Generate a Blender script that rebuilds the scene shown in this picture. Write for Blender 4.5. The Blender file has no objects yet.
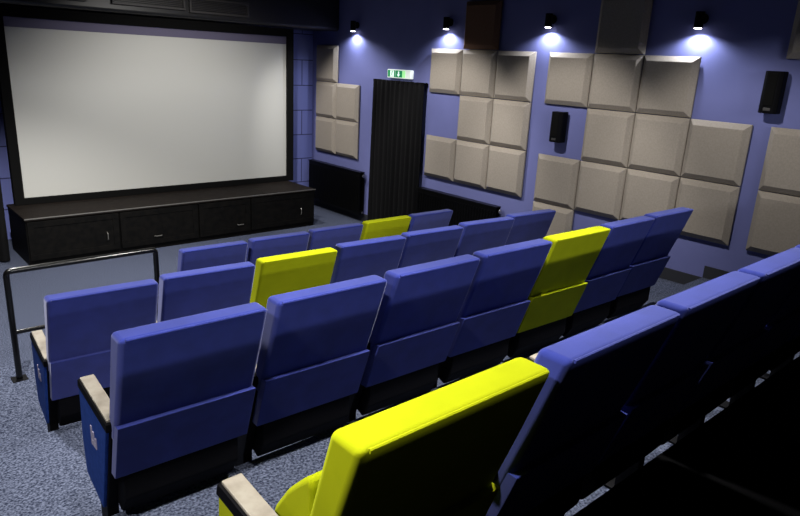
import bpy, bmesh, math, random
from mathutils import Vector, Matrix

random.seed(7)
C = bpy.context.scene.collection
S = bpy.context.scene
Z0 = 2.6                       # eye height above the floor in front of the screen
rad = math.radians

# ------------------------------------------------------------------ camera
cam_d = bpy.data.cameras.new('camera')
cam_d.sensor_width = 36
cam_d.lens = 36 * 651.21 / 800
cam_d.clip_start = 0.02
cam = bpy.data.objects.new('camera', cam_d)
C.objects.link(cam)
r_ = Vector((0.7512467, -0.6581154, 0.0501249))
u_ = Vector((0.1554533, 0.2502361, 0.9556235))
f_ = Vector((0.6414536, 0.7101169, -0.2902952))
m = Matrix((r_, u_, -f_)).transposed().to_4x4()
m.translation = Vector((0, 0, Z0))
cam.matrix_world = m
S.camera = cam

# ------------------------------------------------------------------ view, world
S.view_settings.view_transform = 'Standard'
S.view_settings.look = 'None'
S.view_settings.gamma = 1
S.view_settings.use_curve_mapping = False
S.view_settings.exposure = 0.0
w = bpy.data.worlds.new('world')
S.world = w
w.use_nodes = True
w.node_tree.nodes['Background'].inputs[0].default_value = (0.35, 0.42, 0.7, 1)
w.node_tree.nodes['Background'].inputs[1].default_value = 0.012

# ------------------------------------------------------------------ ceiling spot lights out of view, some added to brighten walls and floor
# (x, y, power, aim x, aim y, half angle, blend, where)
SPOTS = [
    (-0.70, 1.25, 200, 0.4, 1.2, 44, 0.5, 'added above the left aisle beside the back seat row'),
    (0.60, 1.32, 180, 0.6, 1.5, 44, 0.5, 'above the left end of the back seat row'),
    (2.1, 1.32, 250, 2.1, 1.5, 44, 0.5, 'above the middle of the back seat row'),
    (3.7, 1.32, 210, 3.7, 1.5, 44, 0.5, 'above the right end of the back seat row'),
    (0.45, 4.0, 420, 0.4, 4.4, 56, 0.6, 'above the left end of the front seat row'),
    (2.6, 2.5, 420, 2.7, 3.8, 50, 0.6, 'above the middle of the second seat row'),
    (1.2, 6.6, 560, 1.2, 6.9, 55, 0.6, 'added between the hand rail and the stage'),
    (4.4, 8.3, 240, 6.6, 8.4, 35, 0.6, 'added to light the corner panels nearest the screen'),
    (4.4, 6.4, 290, 6.6, 6.4, 35, 0.6, 'added to light the panels right of the curtain'),
    (4.4, 4.5, 210, 6.6, 4.5, 35, 0.6, 'added to light the slim wall speaker'),
    (4.4, 2.6, 150, 6.6, 2.6, 35, 0.6, 'added to light the wall beside the third seat row'),
    (3.6, 6.2, 380, 3.9, 8.6, 50, 0.8, 'aimed at the white screen'),
]
CEIL = Z0 + 1.05
WALL_LAMP_POWER = 28
REAR_LIGHT_POWER = 85


# ------------------------------------------------------------------ materials
def mat(name, col, rough=0.8, metal=0.0, sheen=0.0, sheen_tint=None, spec=0.5, emit=None, estr=0.0,
        noise=None, bump=None, coat=0.0):
    M = bpy.data.materials.new(name)
    M.use_nodes = True
    nt = M.node_tree
    b = nt.nodes['Principled BSDF']
    b.inputs['Base Color'].default_value = (*col, 1)
    b.inputs['Roughness'].default_value = rough
    b.inputs['Metallic'].default_value = metal
    b.inputs['Specular IOR Level'].default_value = spec
    b.inputs['Coat Weight'].default_value = coat
    if sheen:
        b.inputs['Sheen Weight'].default_value = sheen
        b.inputs['Sheen Roughness'].default_value = 0.45
        b.inputs['Sheen Tint'].default_value = (*(sheen_tint or (1, 1, 1)), 1)
    if emit:
        b.inputs['Emission Color'].default_value = (*emit, 1)
        b.inputs['Emission Strength'].default_value = estr
    tc = nt.nodes.new('ShaderNodeTexCoord')
    if noise:                                  # (scale, colour a, colour b, detail)
        n = nt.nodes.new('ShaderNodeTexNoise')
        n.inputs['Scale'].default_value = noise[0]
        n.inputs['Detail'].default_value = noise[3]
        r = nt.nodes.new('ShaderNodeValToRGB')
        r.color_ramp.elements[0].position = noise[4] if len(noise) > 4 else 0.35
        r.color_ramp.elements[1].position = noise[5] if len(noise) > 5 else 0.65
        r.color_ramp.elements[0].color = (*noise[1], 1)
        r.color_ramp.elements[1].color = (*noise[2], 1)
        nt.links.new(tc.outputs['Object'], n.inputs['Vector'])
        nt.links.new(n.outputs['Fac'], r.inputs['Fac'])
        nt.links.new(r.outputs['Color'], b.inputs['Base Color'])
    if bump:                                   # (scale, strength, distance)
        n = nt.nodes.new('ShaderNodeTexNoise')
        n.inputs['Scale'].default_value = bump[0]
        n.inputs['Detail'].default_value = 3
        bp = nt.nodes.new('ShaderNodeBump')
        bp.inputs['Strength'].default_value = bump[1]
        bp.inputs['Distance'].default_value = bump[2]
        nt.links.new(tc.outputs['Object'], n.inputs['Vector'])
        nt.links.new(n.outputs['Fac'], bp.inputs['Height'])
        nt.links.new(bp.outputs['Normal'], b.inputs['Normal'])
    return M


BLUE = mat('blue_velour', (0.028, 0.040, 0.22), 0.9, sheen=0.35, sheen_tint=(0.75, 0.78, 1.0), spec=0.1,
           noise=(9, (0.022, 0.032, 0.185), (0.028, 0.040, 0.235), 4), bump=(260, 0.12, 0.0015))
YELLOW = mat('lime_velour', (0.36, 0.40, 0.002), 0.9, sheen=0.1, sheen_tint=(0.9, 1.0, 0.2), spec=0.1,
             noise=(9, (0.345, 0.385, 0.003), (0.39, 0.43, 0.004), 4), bump=(260, 0.12, 0.0015))
BOARDB = mat('blue_panel_cloth', (0.012, 0.03, 0.13), 0.9, spec=0.1, noise=(40, (0.017, 0.050, 0.24), (0.023, 0.062, 0.29), 4))
BLACK = mat('black_metal', (0.002, 0.002, 0.003), 0.6, spec=0.1)
BLACKP = mat('black_plastic', (0.002, 0.002, 0.003), 0.7, spec=0.08)
GLOSS = mat('black_enamel', (0.002, 0.002, 0.002), 0.3, spec=0.15)
WOOD = mat('pale_beech', (0.3, 0.27, 0.22), 0.45, noise=(26, (0.24, 0.21, 0.17), (0.32, 0.29, 0.24), 5))
CARPET = mat('speckled_carpet', (0.13, 0.15, 0.25), 0.98, spec=0.1,
             noise=(95, (0.016, 0.021, 0.040), (0.135, 0.155, 0.225), 8, 0.36, 0.68), bump=(160, 0.6, 0.006))
SHADEF = mat('shade_black_floor', (0.003, 0.003, 0.0035), 0.9, spec=0.05)  # black stands in for the deep shade on the last platform
WALLB = mat('blue_paint', (0.15, 0.165, 0.38), 0.8, spec=0.2, noise=(3, (0.145, 0.16, 0.37), (0.155, 0.17, 0.39), 3))
DARKW = mat('dark_blue_paint', (0.02, 0.022, 0.05), 0.85, spec=0.2)
CEILM = mat('black_ceiling', (0.006, 0.006, 0.008), 0.95, spec=0.1)
SOFF = mat('charcoal_bulkhead', (0.012, 0.012, 0.013), 0.4, spec=0.5)
FOAM = mat('beige_panel_fabric', (0.31, 0.275, 0.235), 0.9, spec=0.2,
           noise=(60, (0.29, 0.257, 0.218), (0.33, 0.292, 0.25), 4), bump=(200, 0.3, 0.003))
BROWN = mat('brown_panel_fabric', (0.13, 0.07, 0.045), 0.9, sheen=0.1, spec=0.2,
            noise=(60, (0.15, 0.078, 0.045), (0.17, 0.09, 0.055), 4), bump=(200, 0.3, 0.003))
SCREEN = mat('screen_vinyl', (0.50, 0.50, 0.47), 0.85, spec=0.2)
STRIP = mat('grey_violet_strip', (0.12, 0.11, 0.17), 0.85, spec=0.2)  # grey violet band, darker than the screen surface below it
VELVET = mat('black_velvet', (0.004, 0.004, 0.004), 0.95, spec=0.1)
CURT = mat('black_curtain_cloth', (0.004, 0.004, 0.0045), 0.8, sheen=0.03, sheen_tint=(0.5, 0.5, 0.5), spec=0.12)
STAGEM = mat('black_stained_wood', (0.003, 0.003, 0.003), 0.6, spec=0.08, noise=(14, (0.0025, 0.0025, 0.0025), (0.005, 0.0045, 0.004), 5))
STAGET = mat('dark_brown_stage_top', (0.030, 0.022, 0.018), 0.7, spec=0.1, noise=(18, (0.007, 0.005, 0.0045), (0.013, 0.010, 0.008), 5))
EDGE = mat('worn_metal_edge', (0.25, 0.24, 0.22), 0.4, metal=0.7)
STEEL = mat('brushed_steel', (0.5, 0.5, 0.5), 0.3, metal=1.0)
RAILM = mat('black_tube_steel', (0.003, 0.003, 0.003), 0.22, spec=0.5)
SKIRT = mat('dark_grey_skirting', (0.035, 0.037, 0.045), 0.9, spec=0.1)
WHITE = mat('backlit_white_plastic', (0.75, 0.78, 0.74), 0.5, emit=(0.8, 0.9, 0.82), estr=0.5)
LENS = mat('lamp_lens', (1, 1, 1), 0.5, emit=(1, 0.97, 1.0), estr=14)
SIGNG = mat('backlit_green', (0.0, 0.16, 0.05), 0.5, emit=(0.0, 0.22, 0.07), estr=0.8)
SIGNL = mat('backlit_pale_green', (0.3, 0.7, 0.3), 0.5, emit=(0.35, 0.85, 0.32), estr=0.8)
SIGNW = mat('backlit_white', (0.8, 0.9, 0.85), 0.5, emit=(0.75, 0.95, 0.85), estr=0.8)
EMB = mat('pale_embroidery', (0.40, 0.37, 0.5), 0.8)
AC = mat('air_unit_grey', (0.045, 0.042, 0.042), 0.5, spec=0.4)


def wall_blocks():
    M = bpy.data.materials.new('blue_block_wall')
    M.use_nodes = True
    nt = M.node_tree
    b = nt.nodes['Principled BSDF']
    b.inputs['Roughness'].default_value = 0.75
    tc = nt.nodes.new('ShaderNodeTexCoord')
    sp = nt.nodes.new('ShaderNodeSeparateXYZ')
    cb = nt.nodes.new('ShaderNodeCombineXYZ')
    br = nt.nodes.new('ShaderNodeTexBrick')
    br.inputs['Scale'].default_value = 1
    br.inputs['Brick Width'].default_value = 0.8
    br.inputs['Row Height'].default_value = 0.42
    br.inputs['Mortar Size'].default_value = 0.008
    br.inputs['Color1'].default_value = (0.17, 0.20, 0.52, 1)
    br.inputs['Color2'].default_value = (0.19, 0.22, 0.56, 1)
    br.inputs['Mortar'].default_value = (0.03, 0.035, 0.12, 1)
    nt.links.new(tc.outputs['Object'], sp.inputs[0])
    nt.links.new(sp.outputs['X'], cb.inputs['X'])
    nt.links.new(sp.outputs['Z'], cb.inputs['Y'])
    nt.links.new(cb.outputs[0], br.inputs['Vector'])
    nt.links.new(br.outputs['Color'], b.inputs['Base Color'])
    return M


BLOCKS = wall_blocks()


# ------------------------------------------------------------------ mesh helpers
def finish(bm, name, m, parent=None, smooth=True):
    bmesh.ops.recalc_face_normals(bm, faces=bm.faces)
    me = bpy.data.meshes.new(name)
    bm.to_mesh(me)
    bm.free()
    mats = m if isinstance(m, (list, tuple)) else [m]
    for k in mats:
        me.materials.append(k)
    if smooth:
        me.shade_smooth()
        me.set_sharp_from_angle(angle=rad(40))
    o = bpy.data.objects.new(name, me)
    C.objects.link(o)
    if smooth:
        wn = o.modifiers.new('weighted normals', 'WEIGHTED_NORMAL')
        wn.keep_sharp = True
        wn.weight = 100
    if parent:
        o.parent = parent
    return o


def add_box(bm, x0, x1, y0, y1, z0, z1, bev=0.0, seg=2):
    t = bmesh.new()
    bmesh.ops.create_cube(t, size=1)
    for v in t.verts:
        v.co = Vector(((x0 + x1) / 2 + v.co.x * (x1 - x0), (y0 + y1) / 2 + v.co.y * (y1 - y0), (z0 + z1) / 2 + v.co.z * (z1 - z0)))
    if bev:
        bmesh.ops.bevel(t, geom=t.edges[:], offset=bev, segments=seg, profile=0.5, affect='EDGES')
    merge(bm, t)


def merge(bm, t, mtx=None):
    if mtx is not None:
        t.transform(mtx)
    me = bpy.data.meshes.new('tmp')
    t.to_mesh(me)
    t.free()
    bm.from_mesh(me)
    bpy.data.meshes.remove(me)


def add_prism(bm, prof, a0, a1, axis='x', bev=0.0, seg=3):
    """profile of (p, q) points run from a0 to a1 along the axis"""
    t = bmesh.new()
    rings = []
    for a in (a0, a1):
        ring = []
        for p, q in prof:
            co = {'x': (a, p, q), 'y': (p, a, q), 'z': (p, q, a)}[axis]
            ring.append(t.verts.new(co))
        rings.append(ring)
    n = len(prof)
    t.faces.new(rings[0])
    t.faces.new(rings[1])
    for i in range(n):
        t.faces.new((rings[0][i], rings[0][(i + 1) % n], rings[1][(i + 1) % n], rings[1][i]))
    bmesh.ops.recalc_face_normals(t, faces=t.faces)
    if bev:
        bmesh.ops.bevel(t, geom=t.edges[:], offset=bev, segments=seg, profile=0.5, affect='EDGES', clamp_overlap=True)
    merge(bm, t)


def add_cyl(bm, p0, p1, r, seg=16, r2=None):
    p0, p1 = Vector(p0), Vector(p1)
    d = p1 - p0
    t = bmesh.new()
    bmesh.ops.create_cone(t, cap_ends=True, segments=seg, radius1=r, radius2=r if r2 is None else r2, depth=d.length)
    q = Vector((0, 0, 1)).rotation_difference(d.normalized()).to_matrix().to_4x4()
    merge(bm, t, Matrix.Translation((p0 + p1) / 2) @ q)


def add_tube(bm, pts, r, seg=12):
    """a bent tube through the points"""
    pts = [Vector(p) for p in pts]
    rings = []
    n = len(pts)
    up = Vector((0.13, 0.97, 0.21)).normalized()
    for i, p in enumerate(pts):
        d = (pts[min(i + 1, n - 1)] - pts[max(i - 1, 0)]).normalized()
        a = d.cross(up).normalized()
        b = d.cross(a).normalized()
        rings.append([bm.verts.new(p + a * r * math.cos(2 * math.pi * k / seg) + b * r * math.sin(2 * math.pi * k / seg)) for k in range(seg)])
    for i in range(n - 1):
        for k in range(seg):
            bm.faces.new((rings[i][k], rings[i][(k + 1) % seg], rings[i + 1][(k + 1) % seg], rings[i + 1][k]))
    bm.faces.new(rings[0])
    bm.faces.new(rings[-1])


def box(name, m, x0, x1, y0, y1, z0, z1, bev=0.0, parent=None, seg=2):
    bm = bmesh.new()
    add_box(bm, x0, x1, y0, y1, z0, z1, bev, seg)
    return finish(bm, name, m, parent)


def struct(o):
    o['kind'] = 'structure'
    return o


def tag(o, label, cat, group=None):
    o['label'] = label
    o['category'] = cat
    if group:
        o['group'] = group
    return o


def thing(name, label, cat, loc=(0, 0, 0), rotz=0.0, group=None):
    o = bpy.data.objects.new(name, None)
    o.empty_display_size = 0.1
    C.objects.link(o)
    o.location = loc
    o.rotation_euler = (0, 0, rotz)
    return tag(o, label, cat, group)


def copy_tree(o, parent=None):
    c = o.copy()
    C.objects.link(c)
    if parent:
        c.parent = parent
    for ch in list(o.children):
        copy_tree(ch, c)
    return c


# ------------------------------------------------------------------ the room
XL, XW, YB, YF = -2.2, 6.62, -4.2, 9.84
FA, FB, FC, FD, FE = 0.225, 0.47, 0.735, 0.97, 1.22       # tier levels under the four rows and the last platform
AX = 5.15                                                # the seating block ends here, the right aisle begins
bm = bmesh.new()
# stepped seating platform, one solid profile
prof = [(YB, -0.1), (YF, -0.1), (YF, 0), (5.3, 0), (5.3, FA), (4.45, FA), (4.45, FB), (3.25, FB), (3.25, FC),
        (2.13, FC), (2.13, FD), (0.92, FD), (YB, FD)]
add_prism(bm, prof, XL, AX, 'x')
ais = [(YB, -0.1), (YF, -0.1), (YF, 0), (5.7, 0), (5.7, 0.12), (5.1, 0.12), (5.1, 0.25), (4.45, 0.25), (4.45, 0.37), (3.85, 0.37),
       (3.85, 0.49), (2.66, 0.49), (2.66, 0.62), (2.06, 0.62), (2.06, 0.73), (1.47, 0.73), (1.47, 0.85), (0.9, 0.85),
       (0.9, 0.97), (0.3, 0.97), (0.3, 1.10), (-0.3, 1.10), (-0.3, FE), (YB, FE)]
add_prism(bm, ais, AX, XW, 'x')
struct(finish(bm, 'floor', CARPET, smooth=False))
struct(box('floor', SHADEF, XL, AX, YB, 0.92, FD, FE))

struct(box('wall_right', WALLB, XW, XW + 0.2, YB, YF + 0.2, -0.1, CEIL))
struct(box('wall_front', BLOCKS, XL - 0.2, XW, YF, YF + 0.2, -0.1, CEIL))
struct(box('wall_left', DARKW, XL - 0.2, XL, YB, YF, -0.1, CEIL))
struct(box('wall_back', DARKW, XL - 0.2, XW + 0.2, YB - 0.2, YB, -0.1, CEIL))
struct(box('ceiling', CEILM, XL - 0.2, XW + 0.2, YB - 0.2, YF + 0.2, CEIL, CEIL + 0.15))

# unseen sill and header added behind the camera to cut the rear light
struct(box('added_sill', DARKW, XL, XW, -1.05, -0.90, FE, Z0 - 0.06))
struct(box('added_header', DARKW, XL, XW, -1.05, -0.90, Z0 + 0.68, CEIL))
t = thing('unseen_rear_spotlight', 'unseen wide black spotlight high behind the rows', 'spotlight', (2.4, YB + 0.2, CEIL))  # rear lamp out of view, shining through the gap between sill and header
bm = bmesh.new()
add_box(bm, -0.5, 0.5, -0.08, 0.02, -0.16, 0.0, 0.01)
finish(bm, 'lamp_housing', BLACK, t)
L = bpy.data.lights.new('unseen_rear_light', 'AREA')
L.shape = 'RECTANGLE'
L.size, L.size_y = 2.0, 0.10
L.energy = REAR_LIGHT_POWER
L.color = (0.95, 0.97, 1.0)
L.spread = rad(150)
lo = bpy.data.objects.new('unseen_rear_light', L)
C.objects.link(lo)
lo.parent = t
lo.location = (0, 0.05, -0.08)
lo.rotation_euler = (rad(72), 0, 0)

# skirting along the right wall follows the aisle steps
bm = bmesh.new()
steps = [(9.8, 5.7, 0), (5.7, 5.1, .12), (5.1, 4.45, .25), (4.45, 3.85, .37), (3.85, 2.66, .49), (2.66, 2.06, .62),
         (2.06, 1.47, .73), (1.47, 0.9, .85), (0.9, 0.3, .97), (0.3, -0.3, 1.10), (-0.3, YB, FE)]
for a, b, z in steps:
    add_box(bm, XW - 0.018, XW, b, a, z, z + 0.125)
struct(finish(bm, 'baseboard_right', SKIRT, smooth=False))

# black bulkhead above the screen with a rounded lower edge
bm = bmesh.new()
zb = Z0 + 0.40
pr = [(9.10, CEIL), (9.10, zb + 0.05)] + [(9.15 - 0.05 * math.cos(a), zb + 0.05 - 0.05 * math.sin(a)) for a in [rad(k) for k in (15, 30, 45, 60, 75, 90)]] + [(YF, zb), (YF, CEIL)]
add_prism(bm, pr, XL, XW, 'x')
struct(finish(bm, 'trim_1', SOFF))


# air unit and grille recessed into the bulkhead face
def air_unit(x0, x1, z0, z1, label, vertical, name, cat):
    t = thing(name, label, cat, ((x0 + x1) / 2, 9.10, z0))
    hw, h = (x1 - x0) / 2, z1 - z0
    bm = bmesh.new()
    for a in ((-hw, hw, 0, 0.03), (-hw, hw, h - 0.03, h), (-hw, -hw + 0.03, 0.03, h - 0.03), (hw - 0.03, hw, 0.03, h - 0.03)):
        add_box(bm, a[0], a[1], -0.05, 0, a[2], a[3], 0.006)
    finish(bm, 'frame', AC, t)
    bm = bmesh.new()
    if vertical:
        n = int((x1 - x0 - 0.06) / 0.035)
        for k in range(n):
            x = -hw + 0.045 + k * 0.035
            add_box(bm, x - 0.005, x + 0.005, -0.04, 0, 0.03, h - 0.03)
    else:
        for k in range(6):
            z = 0.045 + k * (h - 0.08) / 5.5
            add_box(bm, -hw + 0.03, hw - 0.03, -0.035, 0, z, z + 0.008)
    finish(bm, 'louvre', AC, t)
    return t


air_unit(3.05, 4.02, Z0 + 0.50, Z0 + 0.70, 'long dark air grille left of the pair above the middle of the screen', False, 'air_grille', 'air vent')
air_unit(4.08, 4.98, Z0 + 0.48, Z0 + 0.68, 'long dark air grille right of the pair, toward the right end of the screen', False, 'air_grille', 'air vent')
air_unit(1.9, 2.75, Z0 + 0.50, Z0 + 0.68, 'ribbed dark vertical slat vent in the bulkhead above the left end of the screen', True, 'slatted_vent', 'air vent')

# ------------------------------------------------------------------ screen on its frame
t = thing('projection_screen', 'large white cinema screen in a black velvet frame above the black stage', 'screen', (3.79, 9.28, Z0 - 2.007))
sx0, sx1, sb, st = -1.943, 1.945, 0.08, 2.27
bm = bmesh.new()
add_box(bm, sx0, sx1, -0.005, 0.03, sb, st - 0.115)
finish(bm, 'projection_surface', SCREEN, t, False)
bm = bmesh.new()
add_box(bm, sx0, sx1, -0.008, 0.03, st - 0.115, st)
o = finish(bm, 'top_strip', STRIP, t, False)
o['label'] = 'grey violet strip along the top of the screen'
bm = bmesh.new()
add_box(bm, sx0 - 0.11, sx0, -0.05, 0.05, 0.0, st + 0.12)
add_box(bm, sx1, sx1 + 0.11, -0.05, 0.05, 0.0, st + 0.12)
add_box(bm, sx0, sx1, -0.05, 0.05, 0.0, sb)
add_box(bm, sx0, sx1, -0.05, 0.05, st, st + 0.12)
finish(bm, 'frame', VELVET, t)

# ------------------------------------------------------------------ stage
SX0, SX1, SZ = 1.67, 5.75, Z0 - 2.01
t = thing('stage', 'low black wooden stage with dark brown top under the white screen', 'stage', (3.71, 8.90, 0))
ox, oy = 3.71, 8.90
bm = bmesh.new()
add_box(bm, SX0 - ox, SX1 - ox, 8.475 - oy, 9.36 - oy, 0.0, SZ - 0.03)
finish(bm, 'body', STAGEM, t)
bm = bmesh.new()
add_box(bm, SX0 - 0.01 - ox, SX1 + 0.01 - ox, 8.45 - oy, 9.37 - oy, SZ - 0.03, SZ, 0.004)
finish(bm, 'top_board', STAGET, t)
bm = bmesh.new()
add_box(bm, SX0 - 0.012 - ox, SX1 + 0.012 - ox, 8.444 - oy, 8.452 - oy, SZ - 0.012, SZ + 0.002, 0.002)
o = finish(bm, 'edge_trim', EDGE, t)
o['label'] = 'thin worn metal edge strip'
seams = [SX0, 2.74, 3.81, 4.62, SX1]
for a, b in zip(seams[:-1], seams[1:]):
    bm = bmesh.new()
    a2, b2 = a + 0.012 - ox, b - 0.012 - ox
    add_box(bm, a2, b2, 8.455 - oy, 8.476 - oy, 0.07, SZ - 0.045, 0.004)
    fr = 0.07
    add_box(bm, a2, b2, 8.448 - oy, 8.458 - oy, 0.07, 0.07 + fr, 0.003)
    add_box(bm, a2, b2, 8.448 - oy, 8.458 - oy, SZ - 0.045 - fr, SZ - 0.045, 0.003)
    add_box(bm, a2, a2 + fr, 8.448 - oy, 8.458 - oy, 0.07 + fr, SZ - 0.045 - fr, 0.003)
    add_box(bm, b2 - fr, b2, 8.448 - oy, 8.458 - oy, 0.07 + fr, SZ - 0.045 - fr, 0.003)
    fp = finish(bm, 'front_panel', STAGEM, t)
    lx = {SX0: 2.58, 2.74: 3.23, 3.81: 4.45, 4.62: 5.49}[a] - ox
    bm = bmesh.new()
    zc = Z0 - 2.34 if a in (SX0, 4.62) else Z0 - 2.42
    if a in (SX0, 4.62):
        add_tube(bm, [(lx, 8.449 - oy, zc - 0.05), (lx, 8.43 - oy, zc - 0.035), (lx, 8.43 - oy, zc + 0.035), (lx, 8.449 - oy, zc + 0.05)], 0.006, 8)
    else:
        add_tube(bm, [(lx - 0.05, 8.449 - oy, zc), (lx - 0.035, 8.43 - oy, zc), (lx + 0.035, 8.43 - oy, zc), (lx + 0.05, 8.449 - oy, zc)], 0.006, 8)
    o = finish(bm, 'handle', EDGE, fp)
    o['label'] = 'small metal pull handle'


# ------------------------------------------------------------------ curtains
def pleats(bm, L, z0, z1, n, amp, thick, axis, seed):
    """a hanging cloth L long with n folds, solid, centred on the origin"""
    rnd = random.Random(seed)
    ph = [rnd.uniform(-0.6, 0.6) for _ in range(n + 1)]
    am = [rnd.uniform(0.6, 1.1) for _ in range(n + 1)]
    N, R = n * 12, 14
    grid = {}
    for side in (0, 1):
        for i in range(N + 1):
            s = i / N
            k = s * n
            a = k * 2 * math.pi + ph[int(min(k, n))] * math.sin(k * math.pi) ** 2
            for j in range(R + 1):
                h = j / R
                tt = 0.25 if h > 0.985 else (0.6 + 0.4 * (1 - h))
                off = amp * am[int(min(k, n))] * math.sin(a + 0.3 * math.sin(h * 3 + k)) * tt
                p = -L / 2 + s * L
                q = off + (thick if side else 0)
                z = z0 + (z1 - z0) * h
                grid[side, i, j] = bm.verts.new((p, q, z) if axis == 'x' else (q, p, z))
    for i in range(N):
        for j in range(R):
            for side in (0, 1):
                bm.faces.new((grid[side, i, j], grid[side, i + 1, j], grid[side, i + 1, j + 1], grid[side, i, j + 1]))
    for i in range(N):
        for j in (0, R):
            bm.faces.new((grid[0, i, j], grid[0, i + 1, j], grid[1, i + 1, j], grid[1, i, j]))
    for j in range(R):
        for i in (0, N):
            bm.faces.new((grid[0, i, j], grid[0, i, j + 1], grid[1, i, j + 1], grid[1, i, j]))


t = thing('curtain', 'floor length black pleated curtain under the green exit sign', 'curtain', (6.52, 7.475, 0.02))
bm = bmesh.new()
pleats(bm, 1.13, 0, Z0 - 0.31, 11, 0.035, 0.012, 'y', 3)
finish(bm, 'drape', CURT, t)
bm = bmesh.new()
add_box(bm, 0.0, 0.08, -0.57, 0.57, Z0 - 0.345, Z0 - 0.315, 0.004)
finish(bm, 'curtain_rail', BLACK, t)

t = thing('wing_curtain', 'black curtain hanging beside the left end of the stage', 'curtain', (0.85, 8.8, 0.02))
bm = bmesh.new()
pleats(bm, 1.36, 0, 2.95, 9, 0.04, 0.015, 'x', 5)
finish(bm, 'drape', CURT, t)
bm = bmesh.new()
add_box(bm, -0.7, 0.7, -0.02, 0.04, 2.95, 2.98)
for x in (-0.6, 0.6):
    add_cyl(bm, (x, 0.01, 2.97), (x, 0.01, CEIL - 0.02), 0.012, 10)
finish(bm, 'curtain_rail', BLACK, t)

# ------------------------------------------------------------------ acoustic panels on the right wall
PW, PH = 0.60, 0.5916
ZT = Z0 + 0.1814
GY = [9.6583, 6.856, 4.863, 2.3045]


def panel_mesh():
    """a foam pad with chamfered rim, on a recessed backing; origin at wall, centre of the pad; faces -x"""
    bm = bmesh.new()
    hw, hh = PW / 2 - 0.004, PH / 2 - 0.004
    c = 0.052
    base, rim, top = -0.022, -0.040, -0.088
    rings = []
    for x, ins in ((base, 0.0), (rim, 0.0), (rim - 0.004, 0.003), (top + 0.004, c - 0.003), (top, c + 0.003)):
        rings.append([bm.verts.new((x, sy * (hw - ins), sz * (hh - ins))) for sy, sz in ((-1, -1), (1, -1), (1, 1), (-1, 1))])
    for a, b in zip(rings[:-1], rings[1:]):
        for i in range(4):
            bm.faces.new((a[i], a[(i + 1) % 4], b[(i + 1) % 4], b[i]))
    bm.faces.new(rings[0])
    bm.faces.new(rings[-1])
    return bm


pan_me = {}
bname = ['set nearest the screen', 'block just right of the black curtain', 'widest block right of the slim wall speaker', 'block at the right edge']
rname = ['top', 'second', 'third', 'fourth', 'bottom']


def place_panel(g, c, r, label, m=FOAM):
    if m.name not in pan_me:
        o = finish(panel_mesh(), 'acoustic_panel', m, smooth=False)
        bm = bmesh.new()
        add_box(bm, -0.022, 0, -PW / 2 + 0.03, PW / 2 - 0.03, -PH / 2 + 0.03, PH / 2 - 0.03)
        b = finish(bm, 'backing', BLACK, o, False)
        pan_me[m.name] = o
    else:
        o = copy_tree(pan_me[m.name])
    o.location = (XW, GY[g] - (c + 0.5) * PW, ZT - (r - 0.5) * PH)
    return tag(o, label, 'acoustic panel', 'square acoustic panels on the blue wall')


P = {
    (0, 0, 1): 'beige panel alone at the top of the set nearest the screen',
    (0, 0, 2): 'beige panel of the set nearest the screen, middle row, screen side',
    (0, 1, 2): 'beige panel of the set nearest the screen, middle row, curtain side',
    (0, 0, 3): 'beige panel of the set nearest the screen, lowest row, screen side',
    (0, 1, 3): 'beige panel of the set nearest the screen, lowest row, curtain side',
    (1, 0, 1): 'beige panel closest to the exit sign, upper left of its block',
    (1, 1, 1): 'beige panel directly under the dark brown panel',
    (1, 2, 1): 'beige panel right of the one under the dark brown panel, outer corner brightly lit',
    (1, 1, 2): 'beige panel touching the bare blue square beside the black curtain, on its right',
    (1, 2, 2): 'beige panel in the middle row, right end, of the block right of the curtain',
    (1, 0, 3): 'beige panel right below the bare blue square beside the black curtain',
    (1, 1, 3): 'beige panel, middle of the lowest row of three, right of the curtain',
    (1, 2, 3): 'beige panel, right end of the lowest row of three, right of the curtain',
    (2, 1, 0): 'shadowed grey beige panel standing alone on top of the widest block',
    (2, 0, 1): 'beige panel directly above the slim wall speaker',
    (2, 1, 1): 'beige panel directly below the single shadowed one on top of the widest block',
    (2, 2, 1): 'beige panel at the upper right of the widest block, under the nearest wall lamp',
    (2, 1, 2): 'beige panel right beside the slim wall speaker, in the widest block',
    (2, 2, 2): 'beige panel second to the right of the slim wall speaker',
    (2, 3, 2): 'beige panel jutting out at the right with its top edge lit, widest block',
    (2, 0, 3): 'beige panel directly below the slim wall speaker',
    (2, 1, 3): 'beige panel second from the left in the row of four, widest block',
    (2, 2, 3): 'beige panel third from the left in the row of four, widest block',
    (2, 3, 3): 'beige panel at the right end of the row of four, widest block',
    (2, 0, 4): 'lowest beige panel, partly hidden by the second seat row',
    (3, 0, 0): 'dark shadowed panel in the upper right corner, above the nearer speaker',
    (3, 0, 2): 'beige panel right below the nearer wall speaker, at the right edge',
    (3, 0, 3): 'beige panel at the right edge, just above the back seat row',
}
for (g, c, r), lab in P.items():
    place_panel(g, c, r, lab)
place_panel(1, 1, 0, 'dark brown square panel on top of the block right of the curtain', BROWN)


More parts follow.
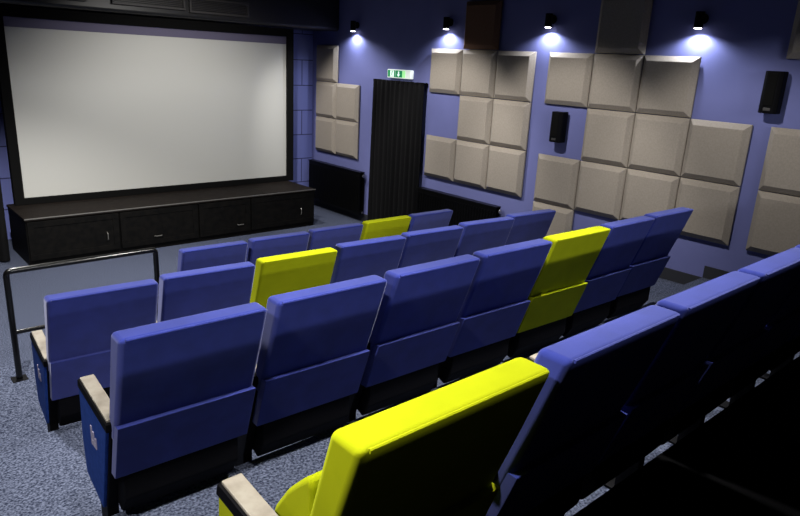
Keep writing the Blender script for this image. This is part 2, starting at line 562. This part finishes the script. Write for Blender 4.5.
# ------------------------------------------------------------------ wall lamps, real little spots
def wall_lamp(y, label, z=Z0 + 0.44):
    t = thing('wall_lamp', label, 'wall lamp', (XW, y, z), 0, 'black wall spot lamps')
    bm = bmesh.new()
    add_cyl(bm, (-0.085, 0, 0.0), (-0.085, 0, 0.15), 0.042, 24)
    finish(bm, 'lamp_housing', BLACK, t)
    bm = bmesh.new()
    add_cyl(bm, (-0.06, 0, 0.09), (0, 0, 0.09), 0.014, 12)
    add_cyl(bm, (-0.012, 0, 0.09), (0, 0, 0.09), 0.05, 24)
    finish(bm, 'bracket', BLACK, t)
    bm = bmesh.new()
    add_cyl(bm, (-0.085, 0, -0.006), (-0.085, 0, 0.001), 0.034, 24)
    finish(bm, 'lens', LENS, t)
    L = bpy.data.lights.new('wall_lamp_light', 'SPOT')
    L.energy = WALL_LAMP_POWER
    L.color = (0.86, 0.90, 1.0)
    L.spot_size = rad(152)
    L.spot_blend = 0.5
    L.shadow_soft_size = 0.015
    lo = bpy.data.objects.new('wall_lamp_light', L)
    C.objects.link(lo)
    lo.parent = t
    lo.location = (-0.085, 0, -0.012)
    lo.rotation_euler = (0, rad(8), 0)


wall_lamp(8.608, 'black wall lamp glowing above the panels nearest the screen', Z0 + 0.40)
wall_lamp(6.556, 'black wall lamp glowing left of the dark brown panel', Z0 + 0.43)
wall_lamp(4.892, 'black wall lamp glowing between the brown panel and the shadowed panel', Z0 + 0.45)
wall_lamp(3.125, 'black wall lamp glowing nearest the right edge, above the blue wall', Z0 + 0.44)


# ------------------------------------------------------------------ loudspeakers
def wall_speaker(y, z, label, wd=0.24, h=0.36):
    t = thing('wall_speaker', label, 'speaker', (XW, y, z), rad(0), 'black wall speakers')
    bm = bmesh.new()
    pr = [(-0.04, -wd / 2), (-0.04, wd / 2), (-0.14, wd / 2), (-0.165, wd / 2 - 0.03), (-0.165, -wd / 2 + 0.03), (-0.14, -wd / 2)]
    add_prism(bm, pr, -h / 2, h / 2, 'z', 0.008, 2)
    finish(bm, 'cabinet', BLACKP, t)
    bm = bmesh.new()
    add_box(bm, -0.172, -0.163, -wd / 2 + 0.04, wd / 2 - 0.04, -h / 2 + 0.07, h / 2 - 0.02, 0.004)
    finish(bm, 'grille', VELVET, t)
    bm = bmesh.new()
    add_box(bm, -0.169, -0.163, -0.03, 0.03, -h / 2 + 0.025, -h / 2 + 0.05, 0.002)
    finish(bm, 'badge', AC, t)
    bm = bmesh.new()
    add_box(bm, -0.05, 0, -0.04, 0.04, -0.08, 0.08, 0.003)
    finish(bm, 'bracket', BLACK, t)


wall_speaker(4.58, Z0 - 0.655, 'slim black speaker on the bare blue square beside the widest panel block', 0.16, 0.35)
wall_speaker(2.33, Z0 - 0.11, 'black speaker on the dark blue wall at the right edge of the photo', 0.16, 0.37)

# ------------------------------------------------------------------ exit sign
t = thing('exit_sign', 'green and white lit emergency exit sign above the black curtain', 'sign', (XW - 0.02, 7.50, Z0 - 0.195))
bm = bmesh.new()
add_box(bm, -0.05, 0.02, -0.265, 0.255, -0.062, 0.062, 0.012)
finish(bm, 'housing', WHITE, t)
bm = bmesh.new()
add_box(bm, -0.054, -0.049, -0.09, 0.06, -0.048, 0.048)
o = finish(bm, 'arrow_panel', SIGNG, t, False)
bm = bmesh.new()
add_prism(bm, [(-0.011, 0.036), (0.011, 0.036), (0.011, -0.004), (0.034, -0.004), (0.0, -0.04), (-0.034, -0.004), (-0.011, -0.004)], -0.057, -0.053, 'x')
a = finish(bm, 'arrow', SIGNW, o, False)
a.location = (0, -0.01, 0)
bm = bmesh.new()
add_box(bm, -0.054, -0.049, -0.155, -0.09, -0.048, 0.048)
finish(bm, 'pale_green_panel', SIGNL, t, False)
bm = bmesh.new()
add_box(bm, -0.054, -0.049, 0.07, 0.235, -0.048, 0.048)
o = finish(bm, 'pictogram_panel', SIGNG, t, False)
bm = bmesh.new()            # doorway with a running figure
add_box(bm, -0.057, -0.053, 0.095, 0.175, -0.046, 0.044)
a = finish(bm, 'doorway', SIGNW, o, False)
bm = bmesh.new()
X = -0.0585
add_cyl(bm, (X - 0.002, 0.128, 0.030), (X + 0.002, 0.128, 0.030), 0.009, 14)
for p, q, w_ in (((0.132, 0.02), (0.140, -0.012), 0.008), ((0.140, -0.012), (0.122, -0.024), 0.006), ((0.122, -0.024), (0.126, -0.042), 0.005),
                 ((0.140, -0.012), (0.152, -0.026), 0.006), ((0.152, -0.026), (0.166, -0.028), 0.005), ((0.132, 0.016), (0.114, 0.006), 0.005),
                 ((0.133, 0.016), (0.150, 0.008), 0.005)):
    add_cyl(bm, (X, p[0], p[1]), (X, q[0], q[1]), w_ / 2, 8)
finish(bm, 'running_figure', SIGNG, a, False)


# ------------------------------------------------------------------ radiators
def radiator(y0, y1, label):
    L = y1 - y0
    t = thing('radiator', label, 'radiator', (XW, (y0 + y1) / 2, 0.12))
    bm = bmesh.new()
    add_box(bm, -0.14, -0.128, -L / 2, L / 2, 0.0, 0.70, 0.005)
    add_box(bm, -0.06, -0.048, -L / 2, L / 2, 0.0, 0.70, 0.005)
    n = int(L / 0.05)
    for k in range(n):
        y = -L / 2 + 0.03 + k * (L - 0.06) / (n - 1)
        add_box(bm, -0.149, -0.139, y - 0.014, y + 0.014, 0.05, 0.65, 0.004, 1)
    finish(bm, 'heating_panel', GLOSS, t)
    bm = bmesh.new()
    add_box(bm, -0.152, -0.045, -L / 2 - 0.004, L / 2 + 0.004, 0.70, 0.715, 0.004)
    finish(bm, 'top_grille', GLOSS, t)
    bm = bmesh.new()
    for z in (0.06, 0.64):
        add_cyl(bm, (-0.095, -L / 2 - 0.03, z), (-0.095, -L / 2 + 0.02, z), 0.02, 14)
    finish(bm, 'end_fitting', GLOSS, t)
    bm = bmesh.new()
    add_cyl(bm, (-0.095, -L / 2 - 0.05, 0.655), (-0.095, -L / 2 - 0.028, 0.655), 0.026, 16)
    add_cyl(bm, (-0.095, -L / 2 - 0.045, 0.05), (-0.095, -L / 2 - 0.028, 0.05), 0.018, 16)
    o = finish(bm, 'valve_cap', STEEL, t)
    o['label'] = 'shiny valve cap'
    bm = bmesh.new()
    for y in (-L / 2 + 0.2, L / 2 - 0.2):
        for z in (0.12, 0.6):
            add_box(bm, -0.05, -0.001, y - 0.02, y + 0.02, z - 0.02, z + 0.02)
    finish(bm, 'wall_bracket', BLACK, t)
    return t


radiator(8.24, 9.72, 'black radiator in the front corner beside the stage')
radiator(5.36, 6.87, 'black radiator between the black curtain and the seats')

# ------------------------------------------------------------------ hand rail
t = thing('hand_rail', 'black tubular metal hand rail standing left of the front seat row', 'railing', (1.35, 5.0, FA))
bm = bmesh.new()
xl, xr, H = -0.52, 0.53, 0.83
pts = [(xl, 0, 0.0)]
pts += [(xl + 0.03 - 0.03 * math.cos(a), 0, H - 0.03 + 0.03 * math.sin(a)) for a in [rad(k) for k in (0, 30, 60, 90)]]
pts += [(xr - 0.03 + 0.03 * math.sin(a), 0, H - 0.03 + 0.03 * math.cos(a)) for a in [rad(k) for k in (0, 30, 60, 90)]]
pts += [(xr, 0, 0.0)]
add_tube(bm, pts, 0.021, 14)
finish(bm, 'top_rail', RAILM, t)
bm = bmesh.new()
add_cyl(bm, (xl, 0, 0.37), (xr, 0, 0.37), 0.016, 12)
finish(bm, 'middle_rail', RAILM, t)
for x in (xl, xr):
    bm = bmesh.new()
    add_box(bm, x - 0.05, x + 0.05, -0.05, 0.05, 0.0, 0.01, 0.002)
    finish(bm, 'foot_plate', BLACK, t)

# ------------------------------------------------------------------ cinema seats
# local frame: origin on the floor below the front top edge of the backrest, seat faces +y
HW = 0.249


def back_prof():
    return [(-0.092, 1.030), (0.0, 1.030), (0.035, 0.93), (0.09, 0.78), (0.135, 0.62), (0.135, 0.45), (0.10, 0.43), (0.045, 0.64)]


def make_seat(fab):
    t = thing('cinema_seat', 'x', 'cinema seat', (0, 0, 0))
    # upper backrest, padded
    bm = bmesh.new()
    add_prism(bm, [(-0.092, 1.030), (0.0, 1.030), (0.04, 0.90), (0.10, 0.70), (0.13, 0.60), (0.060, 0.60), (0.033, 0.678), (-0.030, 0.85)], -HW, HW, 'x', 0.018, 4)
    finish(bm, 'backrest', fab, t)
    # welt along the rear top edge of the backrest
    bm = bmesh.new()
    add_tube(bm, [(-HW + 0.018, -0.0865, 1.0245), (HW - 0.018, -0.0865, 1.0245)], 0.0045, 8)
    finish(bm, 'piping', fab, t)
    # lower outer back, sits proud of the upper part so that its top edge catches light
    bm = bmesh.new()
    add_prism(bm, [(0.012, 0.679), (0.06, 0.679), (0.135, 0.445), (0.092, 0.445)], -HW + 0.002, HW - 0.002, 'x', 0.003, 2)
    finish(bm, 'lower_back', fab, t)
    # tipped up cushion, rounded front
    bm = bmesh.new()
    pr = [(0.14, 0.44), (0.135, 0.80), (0.15, 0.825), (0.18, 0.80), (0.235, 0.745), (0.285, 0.675), (0.315, 0.60), (0.32, 0.52), (0.29, 0.44)]
    add_prism(bm, pr, -0.190, 0.225, 'x', 0.022, 4)
    finish(bm, 'seat_cushion', fab, t)
    # black seat pan and hinge under the back
    bm = bmesh.new()
    add_prism(bm, [(0.10, 0.455), (0.10, 0.34), (0.15, 0.26), (0.27, 0.30), (0.29, 0.45)], -HW + 0.03, HW - 0.035, 'x', 0.01, 2)
    finish(bm, 'seat_pan', BLACKP, t)
    return t


def make_standard(parent, x):
    """leg column, arm rest and its wooden cap at x"""
    bm = bmesh.new()
    add_prism(bm, [(0.075, 0.65), (0.20, 0.26), (0.205, 0.0), (0.29, 0.0), (0.29, 0.26), (0.36, 0.45), (0.38, 0.66)], x - 0.016, x + 0.024, 'x', 0.003, 1)
    add_box(bm, x - 0.026, x + 0.05, 0.20, 0.38, 0.0, 0.012, 0.003)
    finish(bm, 'leg', BLACK, parent)
    bm = bmesh.new()
    add_prism(bm, [(0.072, 0.640), (0.070, 0.672), (0.395, 0.702), (0.405, 0.668)], x - 0.030, x + 0.029, 'x', 0.004, 2)
    a = finish(bm, 'armrest', BLACKP, parent)
    bm = bmesh.new()
    add_prism(bm, [(0.082, 0.672), (0.082, 0.682), (0.388, 0.710), (0.388, 0.700)], x - 0.023, x + 0.026, 'x', 0.003, 2)
    c = finish(bm, 'wood_cap', WOOD, a)
    c['label'] = 'pale wooden arm cap'


def make_end_panel(parent, x, fab):
    bm = bmesh.new()
    add_prism(bm, [(0.085, 0.645), (0.393, 0.672), (0.41, 0.45), (0.395, 0.31), (0.208, 0.265)], x - 0.028, x - 0.014, 'x', 0.003, 2)
    p = finish(bm, 'end_panel', BOARDB if fab is BLUE else fab, parent)
    bm = bmesh.new()      # small pale row mark
    xx = x - 0.030
    for dy, h0, h1 in ((0.0, -0.034, 0.040), (0.024, -0.032, 0.026), (0.048, -0.030, 0.012)):
        add_box(bm, xx - 0.001, xx + 0.003, 0.265 - dy - 0.006, 0.265 - dy + 0.006, 0.535 + h0, 0.535 + h1)
    add_box(bm, xx - 0.001, xx + 0.003, 0.213, 0.27, 0.504, 0.520)
    e = finish(bm, 'row_mark', EMB, p, False)
    e['label'] = 'small pale embroidered row mark'


# rows: name, floor height, y of the backrest tops, how much the seats turn, seat centres, which one is lime
ROWS = [
    ('front', FA, 4.29, 0.030, [2.024, 2.569, 3.112, 3.665, 4.205], 3),
    ('second', FB, 3.117, 0.045, [0.900, 1.437, 1.982, 2.538, 3.074, 3.630, 4.160], 2),
    ('third', FC, 1.940, 0.020, [0.824, 1.372, 1.922, 2.460, 2.992, 3.502, 4.012], 4),
    ('back', FD, 0.786, 0.000, [0.826, 1.392, 1.935, 2.470, 3.010, 3.550], 0),
]
WHERE = {
    'front': ['at the left end', 'second from the left end', 'directly left of the lime seat', 'x', 'at the right end'],
    'second': ['at the left end', 'directly left of the lime seat', 'x', 'directly right of the lime seat',
               'third from the right end', 'second from the right end', 'at the right end'],
    'third': ['at the left end', 'second from the left end', 'third from the left end', 'directly left of the lime seat', 'x',
              'directly right of the lime seat', 'at the right end'],
    'back': ['x', 'directly right of the lime seat', 'second to the right of the lime seat', 'third to the right of the lime seat', 'at the right edge', 'last on the right'],
}
proto = {}
for row, fz, ry, turn, seats, yi in ROWS:
    for i, cx in enumerate(seats):
        fab = YELLOW if i == yi else BLUE
        ends = ('L' if i == 0 else '') + ('R' if i == len(seats) - 1 else '')
        key = (fab.name, ends)
        yaw = -math.atan2(turn * random.uniform(0.6, 1.2), 0.515)
        if key not in proto:
            s = make_seat(fab)
            make_standard(s, -0.238)
            if 'L' in ends:
                make_end_panel(s, -0.238, fab)
            if 'R' in ends:
                make_standard(s, 0.285)
            proto[key] = s
        else:
            s = copy_tree(proto[key])
        s.location = (cx, ry + random.uniform(-0.006, 0.006), fz)
        s.rotation_euler = (0, 0, yaw)
        s.scale = (1.03 if row == 'back' else 0.94 if row == 'third' and i >= 5 else 1.0, 1, 1)
        col = 'bright lime yellow' if fab is YELLOW else 'blue'
        if i == yi:
            lab = f'{col} velour cinema seat in the {row} row' + (', nearest the camera with pale armrest' if row == 'back' else ' among the blue ones')
        else:
            lab = f'{col} velour cinema seat in the {row} row, {WHERE[row][i]}'
        tag(s, lab, 'cinema seat', f'cinema seats in the {row} row')


# ------------------------------------------------------------------ ceiling spots (fixtures with their lights)
for x, y, pw, ax, ay, half, blend, where in SPOTS:
    t = thing('ceiling_spotlight', 'black ceiling spotlight ' + where, 'ceiling light', (x, y, CEIL), 0, 'ceiling spotlights')
    d = (Vector((ax, ay, 1.0)) - Vector((x, y, CEIL))).normalized()
    bm = bmesh.new()
    add_cyl(bm, (0, 0, -0.03), (0, 0, 0), 0.05, 20)
    add_cyl(bm, Vector((0, 0, -0.03)), Vector((0, 0, -0.03)) + d * 0.11, 0.05, 20)
    finish(bm, 'lamp_housing', BLACK, t)
    L = bpy.data.lights.new('ceiling_spotlight_light', 'SPOT')
    L.energy = pw
    L.color = (1.0, 0.97, 0.93)
    L.spot_size = rad(2 * half)
    L.spot_blend = blend
    L.shadow_soft_size = 0.06
    lo = bpy.data.objects.new('ceiling_spotlight_light', L)
    C.objects.link(lo)
    lo.parent = t
    lo.location = Vector((0, 0, -0.03)) + d * 0.18
    lo.rotation_euler = d.to_track_quat('-Z', 'Y').to_euler()
